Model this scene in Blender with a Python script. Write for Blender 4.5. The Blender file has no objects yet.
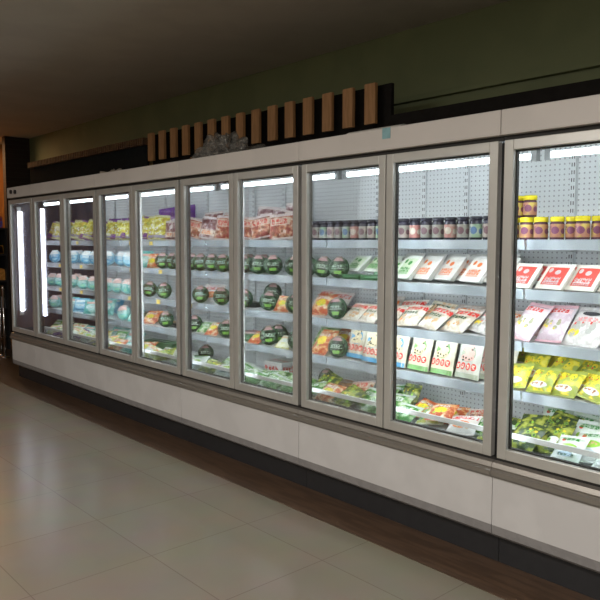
import bpy, math, random
from mathutils import Vector, Matrix
R = math.radians
sc = bpy.context.scene
col = sc.collection
rnd = random.Random(7)

# ------------------------------------------------------------------ camera
F, PITCH, YAW, ROLL, DIST, EYE = 700.0, .0819, .7296, -.002, 2.895, 1.494
cf = Vector((-math.cos(YAW)*math.cos(PITCH), math.sin(YAW)*math.cos(PITCH), -math.sin(PITCH)))
cr = Vector((math.sin(YAW), math.cos(YAW), 0))
cu = cr.cross(cf)
cd = bpy.data.cameras.new('camera'); cam = bpy.data.objects.new('camera', cd); col.objects.link(cam)
cd.sensor_width = 36; cd.lens = 36*F/600; cd.clip_end = 100
M = Matrix((cr, cu, -cf)).transposed().to_4x4()
cam.matrix_world = Matrix.Translation((0, -DIST, EYE)) @ M @ Matrix.Rotation(-ROLL, 4, 'Z')
sc.camera = cam

def ray(px, py):
    X, Y = px-300, py-300
    return cf + cr*(X/F) - cu*(Y/F)
def at(px, py, y):
    "point of the vertical plane Y=y seen at a pixel"
    d = ray(px, py); t = (y+DIST)/d.y
    return Vector((d.x*t, y, EYE+d.z*t))
def atz(px, py, z):
    d = ray(px, py); t = (z-EYE)/d.z
    return Vector((d.x*t, -DIST+d.y*t, z))
def xat(px, y, z=1.2):
    "x on the line (y, z) at pixel column px"
    lo, hi = -14.0, 3.0
    for _ in range(50):
        m = (lo+hi)/2; v = Vector((m, y+DIST, z-EYE))
        if v.dot(cf) > 0.05 and 300+F*v.dot(cr)/v.dot(cf) < px: lo = m
        else: hi = m
    return (lo+hi)/2

# --------------------------------------------------------------- materials
MATS = {}
def mat(name, c, rough=.5, metal=0, c2=None, scale=20, mode='noise', spec=.5, bump=0, coat=0, emis=None, strength=0, thr=(.45,.55), stretch=(1,1,1), c3=None):
    if name in MATS: return MATS[name]
    m = bpy.data.materials.new(name); m.use_nodes = True; nt = m.node_tree; N = nt.nodes; L = nt.links
    b = N['Principled BSDF']
    b.inputs['Roughness'].default_value = rough; b.inputs['Metallic'].default_value = metal
    b.inputs['Specular IOR Level'].default_value = spec
    b.inputs['Coat Weight'].default_value = coat; b.inputs['Coat Roughness'].default_value = .1
    b.inputs['Base Color'].default_value = (*c, 1)
    tc = N.new('ShaderNodeTexCoord'); mp = N.new('ShaderNodeMapping'); mp.inputs['Scale'].default_value = stretch
    oi = N.new('ShaderNodeObjectInfo'); add = N.new('ShaderNodeVectorMath'); add.operation = 'ADD'
    L.new(tc.outputs['Object'], mp.inputs['Vector']); L.new(mp.outputs[0], add.inputs[0]); L.new(oi.outputs['Random'], add.inputs[1])
    if c2 is None: c2 = tuple(x*.9 for x in c)
    if mode == 'voronoi':
        t = N.new('ShaderNodeTexVoronoi'); t.inputs['Scale'].default_value = scale; out = t.outputs['Color']
        sep = N.new('ShaderNodeSeparateColor'); L.new(out, sep.inputs[0]); out = sep.outputs[0]
    else:
        t = N.new('ShaderNodeTexNoise'); t.inputs['Scale'].default_value = scale; t.inputs['Detail'].default_value = 3
        out = t.outputs['Fac']
    L.new(add.outputs[0], t.inputs['Vector'])
    r = N.new('ShaderNodeValToRGB'); L.new(out, r.inputs[0])
    r.color_ramp.elements[0].position = thr[0]; r.color_ramp.elements[1].position = thr[1]
    r.color_ramp.elements[0].color = (*c, 1); r.color_ramp.elements[1].color = (*c2, 1)
    if c3:
        e = r.color_ramp.elements.new(min(1, thr[1]+.12)); e.color = (*c3, 1)
    L.new(r.outputs[0], b.inputs['Base Color'])
    if bump:
        bp = N.new('ShaderNodeBump'); bp.inputs['Strength'].default_value = bump; bp.inputs['Distance'].default_value = .01
        n2 = N.new('ShaderNodeTexNoise'); n2.inputs['Scale'].default_value = scale*1.7; L.new(add.outputs[0], n2.inputs['Vector'])
        L.new(n2.outputs['Fac'], bp.inputs['Height']); L.new(bp.outputs[0], b.inputs['Normal'])
    if emis:
        b.inputs['Emission Color'].default_value = (*emis, 1); b.inputs['Emission Strength'].default_value = strength
    MATS[name] = m
    return m

def glass_mat(name, tint=(1,1,1), k=1.0, rough=0.0):
    m = bpy.data.materials.new(name); m.use_nodes = True; N = m.node_tree.nodes; L = m.node_tree.links
    N.remove(N['Principled BSDF']); o = N['Material Output']
    tr = N.new('ShaderNodeBsdfTransparent'); tr.inputs[0].default_value = (*tint, 1)
    gl = N.new('ShaderNodeBsdfGlossy'); gl.inputs['Roughness'].default_value = rough
    fr = N.new('ShaderNodeFresnel'); fr.inputs[0].default_value = 1.45
    ml = N.new('ShaderNodeMath'); ml.operation = 'MULTIPLY'; ml.inputs[1].default_value = k; L.new(fr.outputs[0], ml.inputs[0])
    mx = N.new('ShaderNodeMixShader'); L.new(ml.outputs[0], mx.inputs[0]); L.new(tr.outputs[0], mx.inputs[1]); L.new(gl.outputs[0], mx.inputs[2])
    L.new(mx.outputs[0], o.inputs[0])
    return m
G_PANE = glass_mat('door_glass', (.97,.985,.98), .45)
G_GUARD = glass_mat('clear_acrylic', (.93,.96,.97), .5)

def plastic_wrap():
    m = bpy.data.materials.new('crumpled_film'); m.use_nodes = True; N = m.node_tree.nodes; L = m.node_tree.links
    b = N['Principled BSDF']; b.inputs['Base Color'].default_value = (.26,.25,.23,1); b.inputs['Roughness'].default_value = .25
    tr = N.new('ShaderNodeBsdfTransparent'); mx = N.new('ShaderNodeMixShader')
    no = N.new('ShaderNodeTexNoise'); no.inputs['Scale'].default_value = 14
    rp = N.new('ShaderNodeMapRange'); rp.inputs[1].default_value = .35; rp.inputs[2].default_value = .65; rp.inputs[3].default_value = .3; rp.inputs[4].default_value = .7
    L.new(no.outputs[0], rp.inputs[0]); L.new(rp.outputs[0], mx.inputs[0])
    L.new(tr.outputs[0], mx.inputs[1]); L.new(b.outputs[0], mx.inputs[2]); L.new(mx.outputs[0], N['Material Output'].inputs[0])
    return m
def emit(name, c, s):
    m = bpy.data.materials.new(name); m.use_nodes = True; N = m.node_tree.nodes
    N.remove(N['Principled BSDF']); e = N.new('ShaderNodeEmission'); e.inputs[0].default_value = (*c,1); e.inputs[1].default_value = s
    m.node_tree.links.new(e.outputs[0], N['Material Output'].inputs[0]); return m
TUBE = emit('fluorescent_tube', (.86,.94,1), 9)
LED = emit('led_strip', (.86,.94,1), 34)
SHL = emit('shelf_lamp', (.86,.94,1), 15)
LEDV = emit('vertical_tube', (.84,.85,1), 9)

def pegboard():
    m = bpy.data.materials.new('perforated_white_steel'); m.use_nodes = True; nt = m.node_tree; N = nt.nodes; L = nt.links
    b = N['Principled BSDF']; b.inputs['Roughness'].default_value = .45
    tc = N.new('ShaderNodeTexCoord'); sp = N.new('ShaderNodeSeparateXYZ'); L.new(tc.outputs['Object'], sp.inputs[0])
    def mth(op, a, b_=None):
        n = N.new('ShaderNodeMath'); n.operation = op
        for i, v in enumerate((a, b_)):
            if v is None: continue
            if isinstance(v, (int, float)): n.inputs[i].default_value = v
            else: L.new(v, n.inputs[i])
        return n.outputs[0]
    def cell(o):
        f = mth('FRACT', mth('MULTIPLY', o, 1/.028)); d = mth('SUBTRACT', f, .5); return mth('MULTIPLY', d, d)
    d2 = mth('ADD', cell(sp.outputs['X']), cell(sp.outputs['Z']))
    hole = mth('LESS_THAN', d2, .03)
    mx = N.new('ShaderNodeMix'); mx.data_type = 'RGBA'
    L.new(hole, mx.inputs[0]); mx.inputs[6].default_value = (.74,.76,.77,1); mx.inputs[7].default_value = (.38,.38,.39,1)
    L.new(mx.outputs[2], b.inputs['Base Color'])
    return m
PEG = pegboard()
def slotted():
    m = bpy.data.materials.new('slotted_upright'); m.use_nodes = True; nt = m.node_tree; N = nt.nodes; L = nt.links
    b = N['Principled BSDF']; tc = N.new('ShaderNodeTexCoord'); sp = N.new('ShaderNodeSeparateXYZ'); L.new(tc.outputs['Generated'], sp.inputs[0])
    def mth(op, a, v):
        n = N.new('ShaderNodeMath'); n.operation = op; L.new(a, n.inputs[0])
        if isinstance(v, float): n.inputs[1].default_value = v
        else: L.new(v, n.inputs[1])
        return n.outputs[0]
    fz = N.new('ShaderNodeMath'); fz.operation = 'FRACT'; L.new(mth('MULTIPLY', sp.outputs['Z'], 35.0), fz.inputs[0])
    ax_ = N.new('ShaderNodeMath'); ax_.operation = 'ABSOLUTE'; L.new(mth('SUBTRACT', sp.outputs['X'], .5), ax_.inputs[0])
    k = mth('MULTIPLY', mth('LESS_THAN', fz.outputs[0], .5), mth('MULTIPLY', mth('GREATER_THAN', ax_.outputs[0], .12), mth('LESS_THAN', ax_.outputs[0], .28)))
    mx = N.new('ShaderNodeMix'); mx.data_type = 'RGBA'; L.new(k, mx.inputs[0]); mx.inputs[6].default_value = (.74,.76,.77,1); mx.inputs[7].default_value = (.03,.03,.03,1)
    L.new(mx.outputs[2], b.inputs['Base Color']); return m
SLOT = slotted()

WHITE = mat('white_enamel', (.78,.8,.8), .35, c2=(.74,.76,.77), scale=4)
HEADER = mat('header_paint', (.62,.585,.565), .45, c2=(.59,.56,.54), scale=2, bump=.02)
BASEP = mat('base_panel_paint', (.60,.59,.59), .42, c2=(.565,.555,.555), scale=3)
ALU = mat('satin_aluminium', (.58,.575,.55), .38, metal=.45, c2=(.55,.545,.52), scale=6)
ALUD = mat('bumper_metal', (.30,.275,.245), .4, metal=.5, c2=(.27,.25,.225), scale=8, stretch=(.05,1,1))
RUB = mat('black_rubber', (.018,.017,.016), .6)
BLACK = mat('black_paint', (.02,.02,.022), .5)
DARKIN = mat('dark_end_wall', (.045,.045,.06), .3, c2=(.07,.065,.085), scale=6)
RAILM = mat('price_rail_plastic', (.36,.40,.43), .3, c2=(.31,.35,.38), scale=5)
WOOD = mat('slat_wood', (.50,.27,.12), .5, c2=(.42,.22,.095), scale=9, stretch=(6,6,.6), bump=.08)
WOODB = mat('louver_wood', (.13,.075,.035), .6, c2=(.09,.05,.028), scale=9)
GREEN = mat('green_wall_paint', (.20,.23,.12), .7, c2=(.18,.21,.11), scale=1.5, bump=.03)
CEIL = mat('ceiling_plaster', (.52,.48,.42), .8, c2=(.49,.45,.395), scale=2, bump=.05)
FLOOR = None

# --------------------------------------------------------------- mesh tools
class MB:
    def __init__(s): s.v = []; s.f = []; s.sm = []
    def box(s, x0, x1, y0, y1, z0, z1):
        n = len(s.v)
        s.v += [(x,y,z) for z in (z0,z1) for y in (y0,y1) for x in (x0,x1)]
        for q in ((0,2,3,1),(4,5,7,6),(0,1,5,4),(2,6,7,3),(0,4,6,2),(1,3,7,5)): s.f.append([n+i for i in q]); s.sm.append(False)
        return s
    def prism_x(s, prof, x0, x1):
        n = len(s.v); k = len(prof)
        for x in (x0, x1): s.v += [(x, y, z) for y, z in prof]
        for i in range(k):
            j = (i+1) % k; s.f.append([n+i, n+j, n+k+j, n+k+i]); s.sm.append(False)
        s.f.append([n+i for i in range(k)][::-1]); s.f.append([n+k+i for i in range(k)]); s.sm += [False]*2
        return s
    def lathe(s, prof, seg=16, c=(0,0,0)):
        n = len(s.v); k = len(prof)
        for a in range(seg):
            t = 2*math.pi*a/seg
            s.v += [(c[0]+r*math.cos(t), c[1]+r*math.sin(t), c[2]+z) for r, z in prof]
        for a in range(seg):
            b = (a+1) % seg
            for i in range(k-1):
                s.f.append([n+a*k+i, n+b*k+i, n+b*k+i+1, n+a*k+i+1]); s.sm.append(True)
        s.f.append([n+a*k+k-1 for a in range(seg)]); s.f.append([n+a*k for a in range(seg)][::-1]); s.sm += [False]*2
        return s
    def tube(s, p, q, r, seg=10):
        p, q = Vector(p), Vector(q); d = (q-p).normalized(); u = d.orthogonal().normalized(); w = d.cross(u); n = len(s.v)
        for e in (p, q):
            for a in range(seg):
                t = 2*math.pi*a/seg; s.v.append(tuple(e+u*r*math.cos(t)+w*r*math.sin(t)))
        for a in range(seg):
            b = (a+1) % seg; s.f.append([n+a, n+b, n+seg+b, n+seg+a]); s.sm.append(True)
        s.f.append([n+a for a in range(seg)][::-1]); s.f.append([n+seg+a for a in range(seg)]); s.sm += [False]*2
        return s
    def grid(s, fn, us, vs, flip=False):
        n = len(s.v); a = len(us); b = len(vs)
        for v in vs:
            for u in us: s.v.append(tuple(fn(u, v)))
        for j in range(b-1):
            for i in range(a-1):
                q = [n+j*a+i, n+j*a+i+1, n+(j+1)*a+i+1, n+(j+1)*a+i]
                s.f.append(q[::-1] if flip else q); s.sm.append(True)
        return s
    def mesh(s, name, m):
        me = bpy.data.meshes.new(name); me.from_pydata(s.v, [], s.f)
        me.polygons.foreach_set('use_smooth', s.sm); me.materials.append(m); me.update(); return me
    def build(s, name, m, parent=None, bevel=0):
        o = bpy.data.objects.new(name, s.mesh(name, m)); col.objects.link(o)
        if parent: o.parent = parent
        if bevel:
            b = o.modifiers.new('b', 'BEVEL'); b.width = bevel; b.segments = 2; b.limit_method = 'ANGLE'
        return o

def tag(o, label=None, cat=None, group=None, kind=None):
    if label: o['label'] = label
    if cat: o['category'] = cat
    if group: o['group'] = group
    if kind: o['kind'] = kind
    return o
def empty(name, loc=(0,0,0), rot=(0,0,0)):
    o = bpy.data.objects.new(name, None); col.objects.link(o); o.location = loc; o.rotation_euler = rot; o.empty_display_size = .05; return o
def ls(a, b, n): return [a+(b-a)*i/max(1,n-1) for i in range(n)]

# ------------------------------------------------------------ room shell
XL, XR, YF, YB, ZC, FZ = -12.8, 4.0, -7.0, 1.6, 3.2, -.06
def floor_mat():
    m = bpy.data.materials.new('polished_floor'); m.use_nodes = True; N = m.node_tree.nodes; L = m.node_tree.links
    b = N['Principled BSDF']; b.inputs['Roughness'].default_value = .22; b.inputs['Specular IOR Level'].default_value = .35
    tc = N.new('ShaderNodeTexCoord'); t = N.new('ShaderNodeTexBrick'); t.offset = 0
    t.inputs['Scale'].default_value = 1; t.inputs['Brick Width'].default_value = .6; t.inputs['Row Height'].default_value = .6; t.inputs['Mortar Size'].default_value = .0025
    t.inputs['Color1'].default_value = (.27,.24,.185,1); t.inputs['Color2'].default_value = (.26,.23,.178,1); t.inputs['Mortar'].default_value = (.19,.16,.125,1)
    L.new(tc.outputs['Object'], t.inputs['Vector'])
    n = N.new('ShaderNodeTexNoise'); n.inputs['Scale'].default_value = 3; L.new(tc.outputs['Object'], n.inputs['Vector'])
    mx = N.new('ShaderNodeMix'); mx.data_type = 'RGBA'; mx.blend_type = 'MULTIPLY'; mx.inputs[0].default_value = .25
    L.new(t.outputs['Color'], mx.inputs[6]); L.new(n.outputs['Color'], mx.inputs[7]); L.new(mx.outputs[2], b.inputs['Base Color'])
    r = N.new('ShaderNodeMapRange'); r.inputs[3].default_value = .23; r.inputs[4].default_value = .27; L.new(n.outputs['Fac'], r.inputs[0]); L.new(r.outputs[0], b.inputs['Roughness'])
    return m
def brick_mat():
    m = bpy.data.materials.new('dark_brick'); m.use_nodes = True; N = m.node_tree.nodes; L = m.node_tree.links
    b = N['Principled BSDF']; b.inputs['Roughness'].default_value = .8
    tc = N.new('ShaderNodeTexCoord'); mp = N.new('ShaderNodeMapping'); mp.inputs['Rotation'].default_value = (R(90),0,0)
    t = N.new('ShaderNodeTexBrick'); t.inputs['Scale'].default_value = 1; t.inputs['Brick Width'].default_value = .22; t.inputs['Row Height'].default_value = .075; t.inputs['Mortar Size'].default_value = .008
    t.inputs['Color1'].default_value = (.028,.015,.013,1); t.inputs['Color2'].default_value = (.02,.011,.01,1); t.inputs['Mortar'].default_value = (.03,.025,.02,1)
    L.new(tc.outputs['Object'], mp.inputs[0]); L.new(mp.outputs[0], t.inputs['Vector']); L.new(t.outputs['Color'], b.inputs['Base Color'])
    return m
tag(MB().box(XL,XR,YF,YB,FZ-.1,FZ).build('floor', floor_mat()), kind='structure')
tag(MB().box(XL,XR,YF,YB,ZC,ZC+.1).build('ceiling', CEIL), kind='structure')
tag(MB().box(XL-.1,XR+.1,YB,YB+.1,-.1,ZC+.1).build('wall_back', GREEN), kind='structure')
LW = mat('amber_wood_panel', (.42,.17,.045), .5, c2=(.30,.11,.03), scale=3, stretch=(3,3,.5))
PAINT = mat('cream_wall_paint', (.38,.35,.3), .8)
tag(MB().box(XL-.1,XL,YF,YB,-.1,ZC+.1).build('wall_left', LW), kind='structure')
tag(MB().box(XR,XR+.1,YF,YB,-.1,ZC+.1).build('wall_right', PAINT), kind='structure')
tag(MB().box(XL,XR,YF-.1,YF,-.1,ZC+.1).build('wall_front', PAINT), kind='structure')
# soffit on the green wall and the brown floor border along the case
tag(MB().box(-11.2,XR,YB-.05,YB,2.62,2.66).build('trim_1', GREEN), kind='structure')
BORD = mat('brown_floor_border', (.105,.062,.038), .3, c2=(.075,.045,.028), scale=6, stretch=(.6,6,1))
tag(MB().box(XL,XR,-.265,.9,FZ,FZ+.003).build('trim_2', BORD), kind='structure')
pL = at(7,137,1.35); pR = at(33.5,137,1.35)
tag(MB().box(-11.87,-11.75,1.2,YB,FZ,ZC).build('trim_3', brick_mat()), kind='structure')

# ------------------------------------------------------------ freezer case
Zdb, Zdt, Zht = .472, 1.962, 2.10          # door bottom, door top, header top
XJ = [xat(13.2,0), xat(37,0), xat(100.8,0), xat(184,0), xat(303.7,0), xat(501.5,0)]
XJ.append(XJ[-1]+1.37); XJ.append(XJ[-1]+1.37)
XM = [None, xat(66.5,0), xat(137,0), xat(237.5,0), xat(388.5,0), XJ[5]+.69, XJ[6]+.69]
YS, YBK = .20, .70                          # shelf front, back panel
ZS = [at(515,240,YS).z, at(515,289,YS).z, at(515,341,YS).z, at(515,390.5,YS).z]
ZD = .474                                   # bottom deck
print('XJ', XJ, 'XM', XM, 'ZS', ZS, 'toe', atz(150,427,0), atz(303,487,0), 'border', atz(150,447,0))

def door(x0, x1, parent, name='door'):
    a, b = x0+.004, x1-.004; w = .047; y0, y1 = -.035, .0
    m = MB()
    m.box(a, a+w, y0, y1, Zdb+.006, Zdt); m.box(b-w, b, y0, y1, Zdb+.006, Zdt)
    m.box(a+w, b-w, y0, y1, Zdt-w, Zdt); m.box(a+w, b-w, y0, y1, Zdb+.006, Zdb+.056)
    d = m.build('door', ALU, parent, .003)
    MB().box(a+w-.008, b-w+.008, -.022, -.014, Zdb+.05, Zdt-w+.006).build('glass_pane', G_PANE, d)
    g = MB()
    for (p, q, r, s) in ((a+w, a+w+.007, Zdb+.056, Zdt-w), (b-w-.007, b-w, Zdb+.056, Zdt-w), (a+w, b-w, Zdt-w-.007, Zdt-w), (a+w, b-w, Zdb+.056, Zdb+.063)):
        g.box(p, q, -.012, .006, r, s)
    g.build('gasket', RUB, d)
    return d

ordw = ['first','second','third','fourth','fifth','sixth','seventh','eighth','ninth','tenth','eleventh','twelfth','thirteenth','fourteenth','fifteenth','sixteenth','seventeenth','eighteenth','nineteenth','twentieth']
case_labels = ['white single-door freezer section with empty dark interior at far left end',
 'white freezer section holding second and third glass doors, light blue packs inside',
 'white freezer section holding fourth and fifth glass doors, yellow bags on top shelf',
 'white freezer section holding sixth and seventh glass doors, red-and-brown bags on top shelf',
 'white freezer section holding eighth and ninth glass doors, dark-lidded jars on top shelf',
 'white freezer section behind rightmost visible glass door, yellow-lidded jars on top shelf',
 'white freezer section past right edge of photo']
NSEC = 6
for k in range(NSEC):
    x0, x1 = XJ[k], XJ[k+1]; e = .0015
    t = empty('freezer_case', ((x0+x1)/2, .35, 0)); t['label'] = case_labels[k]; t['category'] = 'freezer'; t['group'] = 'sections of the long freezer case'
    off = Vector((-(x0+x1)/2, -.35, 0))
    kids = []
    def P(mb, name, m, bevel=0, parent=None):
        o = mb.build(name, m, parent or t, bevel)
        if parent is None: kids.append(o)
        return o
    a, b = x0+e, x1-e
    P(MB().box(a,b,-.045,.0,1.985,Zht), 'header_panel', HEADER, .004)
    P(MB().box(a,b,.0,.78,2.03,2.08), 'top_panel', mat('galvanised_top',(.30,.31,.32),.5))
    P(MB().box(a,b,-.01,.0,1.962,1.985), 'top_seal', RUB); P(MB().box(a,b,-.02,.0,Zdb-.0095,Zdb+.004), 'bottom_seal', RUB)
    P(MB().prism_x([(-.002,.385),(-.05,.385),(-.062,.398),(-.062,.418),(-.05,.426),(-.055,.436),(-.045,.456),(-.02,.462),(-.002,.462)], a, b), 'bumper', ALUD)
    P(MB().box(a,b,-.04,.0,.148,.385), 'base_panel', BASEP, .002)
    P(MB().prism_x([(-.04,.148),(.0,.148),(.0,.09),(-.02,.09),(-.036,.105)], a, b), 'base_lip', mat('grey_lip', (.26,.25,.25), .5))
    P(MB().box(a,b,.0,.78,.112,.45), 'tank', WHITE)
    P(MB().box(a,b,.03,.70,FZ+.0035,.112), 'toe_kick', BLACK)
    P(MB().box(a,b,YBK,YBK+.03,.45,2.03), 'back_panel', PEG if k else DARKIN)
    if k == 0:
        P(MB().box(a,a+.03,.0,YBK,.45,2.03), 'end_panel', DARKIN)
        h = P(MB().box(a-.012,a-.001,-.0,.78,.112,Zht), 'side_panel', mat('dark_side_steel',(.12,.11,.10),.4))
    # bottom deck, sloping slightly to the front, with clear guard
    P(MB().prism_x([(.006,.4505),(.006,ZD),(YBK,ZD),(YBK,.4505)], a, b), 'bottom_deck', WHITE)
    if k:
        g = P(MB().box(a+.01,b-.01,.060,.065,ZD,.560), 'guard', G_GUARD)
        MB().box(a+.01,b-.01,.056,.070,.560,.584).build('guard_rail', WHITE, g)
    # shelves
    xs0 = a+.005 if k else xat(47,YS)
    for zi, z in enumerate(ZS):
        s = P(MB().box(xs0,b-.005,YS+.006,YBK-.005,z-.022,z), 'shelf', WHITE)
        MB().box(xs0+.03,b-.035,YS+.02,YS+.032,z-.030,z-.0235).build('shelf_lamp', SHL, s)
        MB().prism_x([(YS-.006,z+.004),(YS+.006,z+.004),(YS+.006,z-.046),(YS+.002,z-.046)], xs0, b-.005).build('price_rail', RAILM, s)
        if k in (1,2) and zi < 3:
            for q in range(3):
                xx = a+.2+q*.43+rnd.uniform(-.1,.1)
                MB().box(xx,xx+.05,YS-.011,YS-.0065,z-.038,z-.006).build('price_tag', mat('yellow_tag',(.85,.6,.12),.5), s)
        if k > 0:
            for xx in (a+.012, b-.018): P(MB().prism_x([(YS+.03,z-.023),(YBK-.01,z-.023),(YBK-.01,z-.06),(YS+.03,z-.032)], xx, xx+.004), 'shelf_bracket', WHITE)
    # uprights with slots
    if k > 0:
        for xx in ((x0+x1)/2+.0, b-.02, (x0*.5+x1*.5)-.32):
            u = P(MB().box(xx-.016,xx+.016,YBK-.012,YBK-.0005,.56,1.98), 'upright', SLOT)
    # top fluorescent tube
    if k > 0 or True:
        c0, c1 = (a+.05, b-.05) if k else (a+.15, b-.03)
        h = P(MB().box(c0-.02,c1+.02,.31,.35,1.985,2.02), 'lamp_housing', mat('housing_grey',(.25,.26,.27),.5))
        for q0, q1 in ((c0-.03,c0),(c1,c1+.03)): MB().box(q0,q1,.312,.348,1.90,1.985).build('lamp_holder', mat('lamp_holder_grey',(.35,.36,.36),.4), h)
        MB().tube((c0,.33,1.925),(c1,.33,1.925),.015,12).build('fluorescent_tube', TUBE, h)
    # mullions with led strips
    P(MB().box(x1-.022 if k < NSEC-1 else x1-.03, x1+ -.0005, .001,.05,Zdb,1.955), 'mullion', BLACK)
    P(MB().box(x0+.0005, x0+.022, .001,.05,Zdb,1.955), 'mullion', BLACK)
    if XM[k]: P(MB().box(XM[k]-.02,XM[k]+.02,.001,.045,Zdb,1.955), 'mullion', ALU)
    if k > 0:
        for xx in ((x0+.034, XM[k]+.030) if k > 1 else ()):
            P(MB().box(xx, xx+.010, .002,.014,.56,1.88), 'led_strip', LED)
        for xx in (x1-.044, XM[k]-.040):
            P(MB().box(xx, xx+.010, .002,.014,.56,1.88), 'led_strip', LED)
    if k == 0:
        p0, p1 = at(20,212,.065), at(20,311,.065); xx = XJ[0]+.062
        P(MB().box(xx,xx+.05,.045,.08,p1.z,p0.z), 'vertical_tube', LEDV, .008)
        P(MB().box(xx-.028,xx-.002,.04,.085,p1.z-.05,p0.z+.05), 'tube_backing', ALU)
    if k == 1:
        p0, p1 = at(43.5,209,.057), at(44,316,.057); xx = XJ[1]+.05
        P(MB().box(xx,xx+.03,.03,.065,p1.z,p0.z), 'vertical_tube', LEDV, .006)
    # doors
    if k == 0: kids.append(door(x0, x1-.012, t))
    else: kids += [door(x0+.012, XM[k], t), door(XM[k], x1-.012, t)]
    if k == 0:
        for px in (11.2, 15.4):
            p = at(px, 192.5, -.045)
            P(MB().tube((p.x,-.0455,p.z),(p.x,-.062,p.z),.022,14), 'knob', BLACK)
    if k == 4 :
        p = at(386,127.5,-.047); q = at(386,138.5,-.047)
        P(MB().box(p.x-.028,p.x+.028,-.0475,-.0456,q.z,p.z), 'blue_tape', mat('blue_tape',(.25,.45,.5),.6))
    for o in [o for o in kids]: o.location = off
    bpy.context.view_layer.update()

# ------------------------------------------------------------ above the case
yS = .92
SL = [150,161,172,184.5,197.5,210.5,225,240,255,271,288,307,326.5,346.5,369]
xa, xb = xat(150,yS,2.4), xat(369,yS,2.4)
zt, zb = 2.64, at(200,149,yS).z
zb = (at(150,160,yS).z+at(320,134,yS).z)/2
t = empty('slat_screen', ((xa+xb)/2, yS, 2.0)); tag(t, 'row of upright orange-brown wooden slats on black board above the freezer case', 'slat screen')
o2 = Vector((-(xa+xb)/2, -yS, -2.0))
n = len(SL)
xs = [xat(p, yS, 2.4) for p in SL]; sp = (xb-xa)/(n-1)
for i in range(n):
    w = sp*.46
    x = xa+sp*i
    MB().box(x-w/2,x+w/2,yS,yS+.03,zb,zt).build('slat', WOOD, t, .002).location = o2
MB().box(xa-.12,xb+.12,yS+.10,yS+.13,FZ+.001,zt).build('backing_board', mat('black_board',(.02,.018,.017),.95,spec=.08), t).location = o2
MB().box(xa-.12,XJ[-2]+.5,yS+.0,yS+.10,2.085,zb-.06).build('base_beam', mat('black_board',(.02,.018,.017),.95,spec=.08), t).location = o2
xr0 = xb+.12
MB().box(xr0,XJ[-2]+.5,yS+.10,yS+.13,FZ+.001,at(395,114,yS+.1).z).build('side_board', mat('black_board',(.02,.018,.017),.95,spec=.08), t).location = o2
# louvered band to the left
xl0, xl1 = xat(28,yS,2.5), xa-.125
tb = at(140,138.5,yS).z
v = empty('louver_valance', ((xl0+xl1)/2, yS, 2.0)); tag(v, 'narrow brown slatted band over dark panel, left of the tall slats', 'valance')
o3 = Vector((-(xl0+xl1)/2, -yS, -2.0))
m = MB(); nn = 64
for i in range(nn):
    x = xl0+(xl1-xl0)*(i+.5)/nn; m.box(x-.017,x+.017,yS-.01,yS+.06,tb-.075,tb)
m.box(xl0,xl1,yS+.06,yS+.08,tb-.08,tb); m.build('louvers', WOODB, v).location = o3
MB().box(xl0,xl1,yS+.03,yS+.058,FZ+.001,tb-.077).build('dark_panel', mat('dark_grey_panel',(.018,.021,.022),.95,spec=.08), v).location = o3

def crumple(name, loc, size, m, label, cat, seed, amp=.35, sub=26):
    r = random.Random(seed); ph = [(r.uniform(3,9), r.uniform(3,9), r.uniform(0,6), r.uniform(0,6)) for _ in range(6)]
    def f(u, v):
        th = u*2*math.pi; fi = v*math.pi*.5
        k = 1+amp*sum(math.sin(a*th+p)*math.cos(b*fi*1.7+q) for a, b, p, q in [(round(a),b,p,q) for a,b,p,q in ph])/6*2
        return (size[0]*math.cos(th)*math.cos(fi)*k, size[1]*math.sin(th)*math.cos(fi)*k, size[2]*max(0, math.sin(fi))*(k+.1*math.sin(9*th)))
    mb = MB().grid(f, ls(0,1,sub*2), ls(0,1,sub))
    o = mb.build(name, m); o.location = loc; tag(o, label, cat); return o
FILM = plastic_wrap()
p = at(224,155,.35)
crumple('plastic_wrap', (p.x,.35,2.085), (.36,.16,.20), FILM, 'crumpled bundle of clear plastic film lying on the freezer top before the slats', 'plastic wrap', 3)
PAP = mat('beige_paper', (.42,.37,.31), .7, c2=(.36,.32,.27), scale=12, bump=.2)
p = at(113,168,.25)
crumple('crumpled_paper', (p.x,.25,2.083), (.34,.1,.075), PAP, 'low crumpled beige paper on the freezer top, left of the slats', 'paper', 5, .3)
p = at(138,165,.3)
crumple('crumpled_paper', (p.x+.2,.3,2.083), (.2,.1,.06), PAP, 'smaller crumpled beige paper on the freezer top beside the first tall slat', 'paper', 8, .3)
p0, p1 = at(30,184,.2), at(86,172,.2)
m = MB().box(p0.x,p1.x,.15,.6,2.081,2.10); o = MB().grid(lambda u,v:(p0.x+(p1.x-p0.x)*u,.15+.45*v,2.105+.02*math.sin(3*u)+.17*v), ls(0,1,20), ls(0,1,6))
o = m.build('cardboard_sheet', mat('grey_cardboard',(.30,.27,.24),.8,scale=8)); tag(o,'flat grey-brown cardboard sheet lying on the far left freezer top','cardboard')
s_ = o.modifiers.new('b','BEVEL'); s_.width=.003
p0, p1 = xat(348,.02,2.1), xat(402,.02,2.1)
MBs = MB().prism_x([(.005,2.082),(.16,2.082),(.16,2.118),(.03,2.122),(.005,2.112)], p0, p1)
tag(MBs.build('foam_sheet', mat('white_foam',(.62,.6,.57),.6), None), 'thin white foam strip lying on freezer top edge near the blue tape', 'foam strip')

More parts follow.
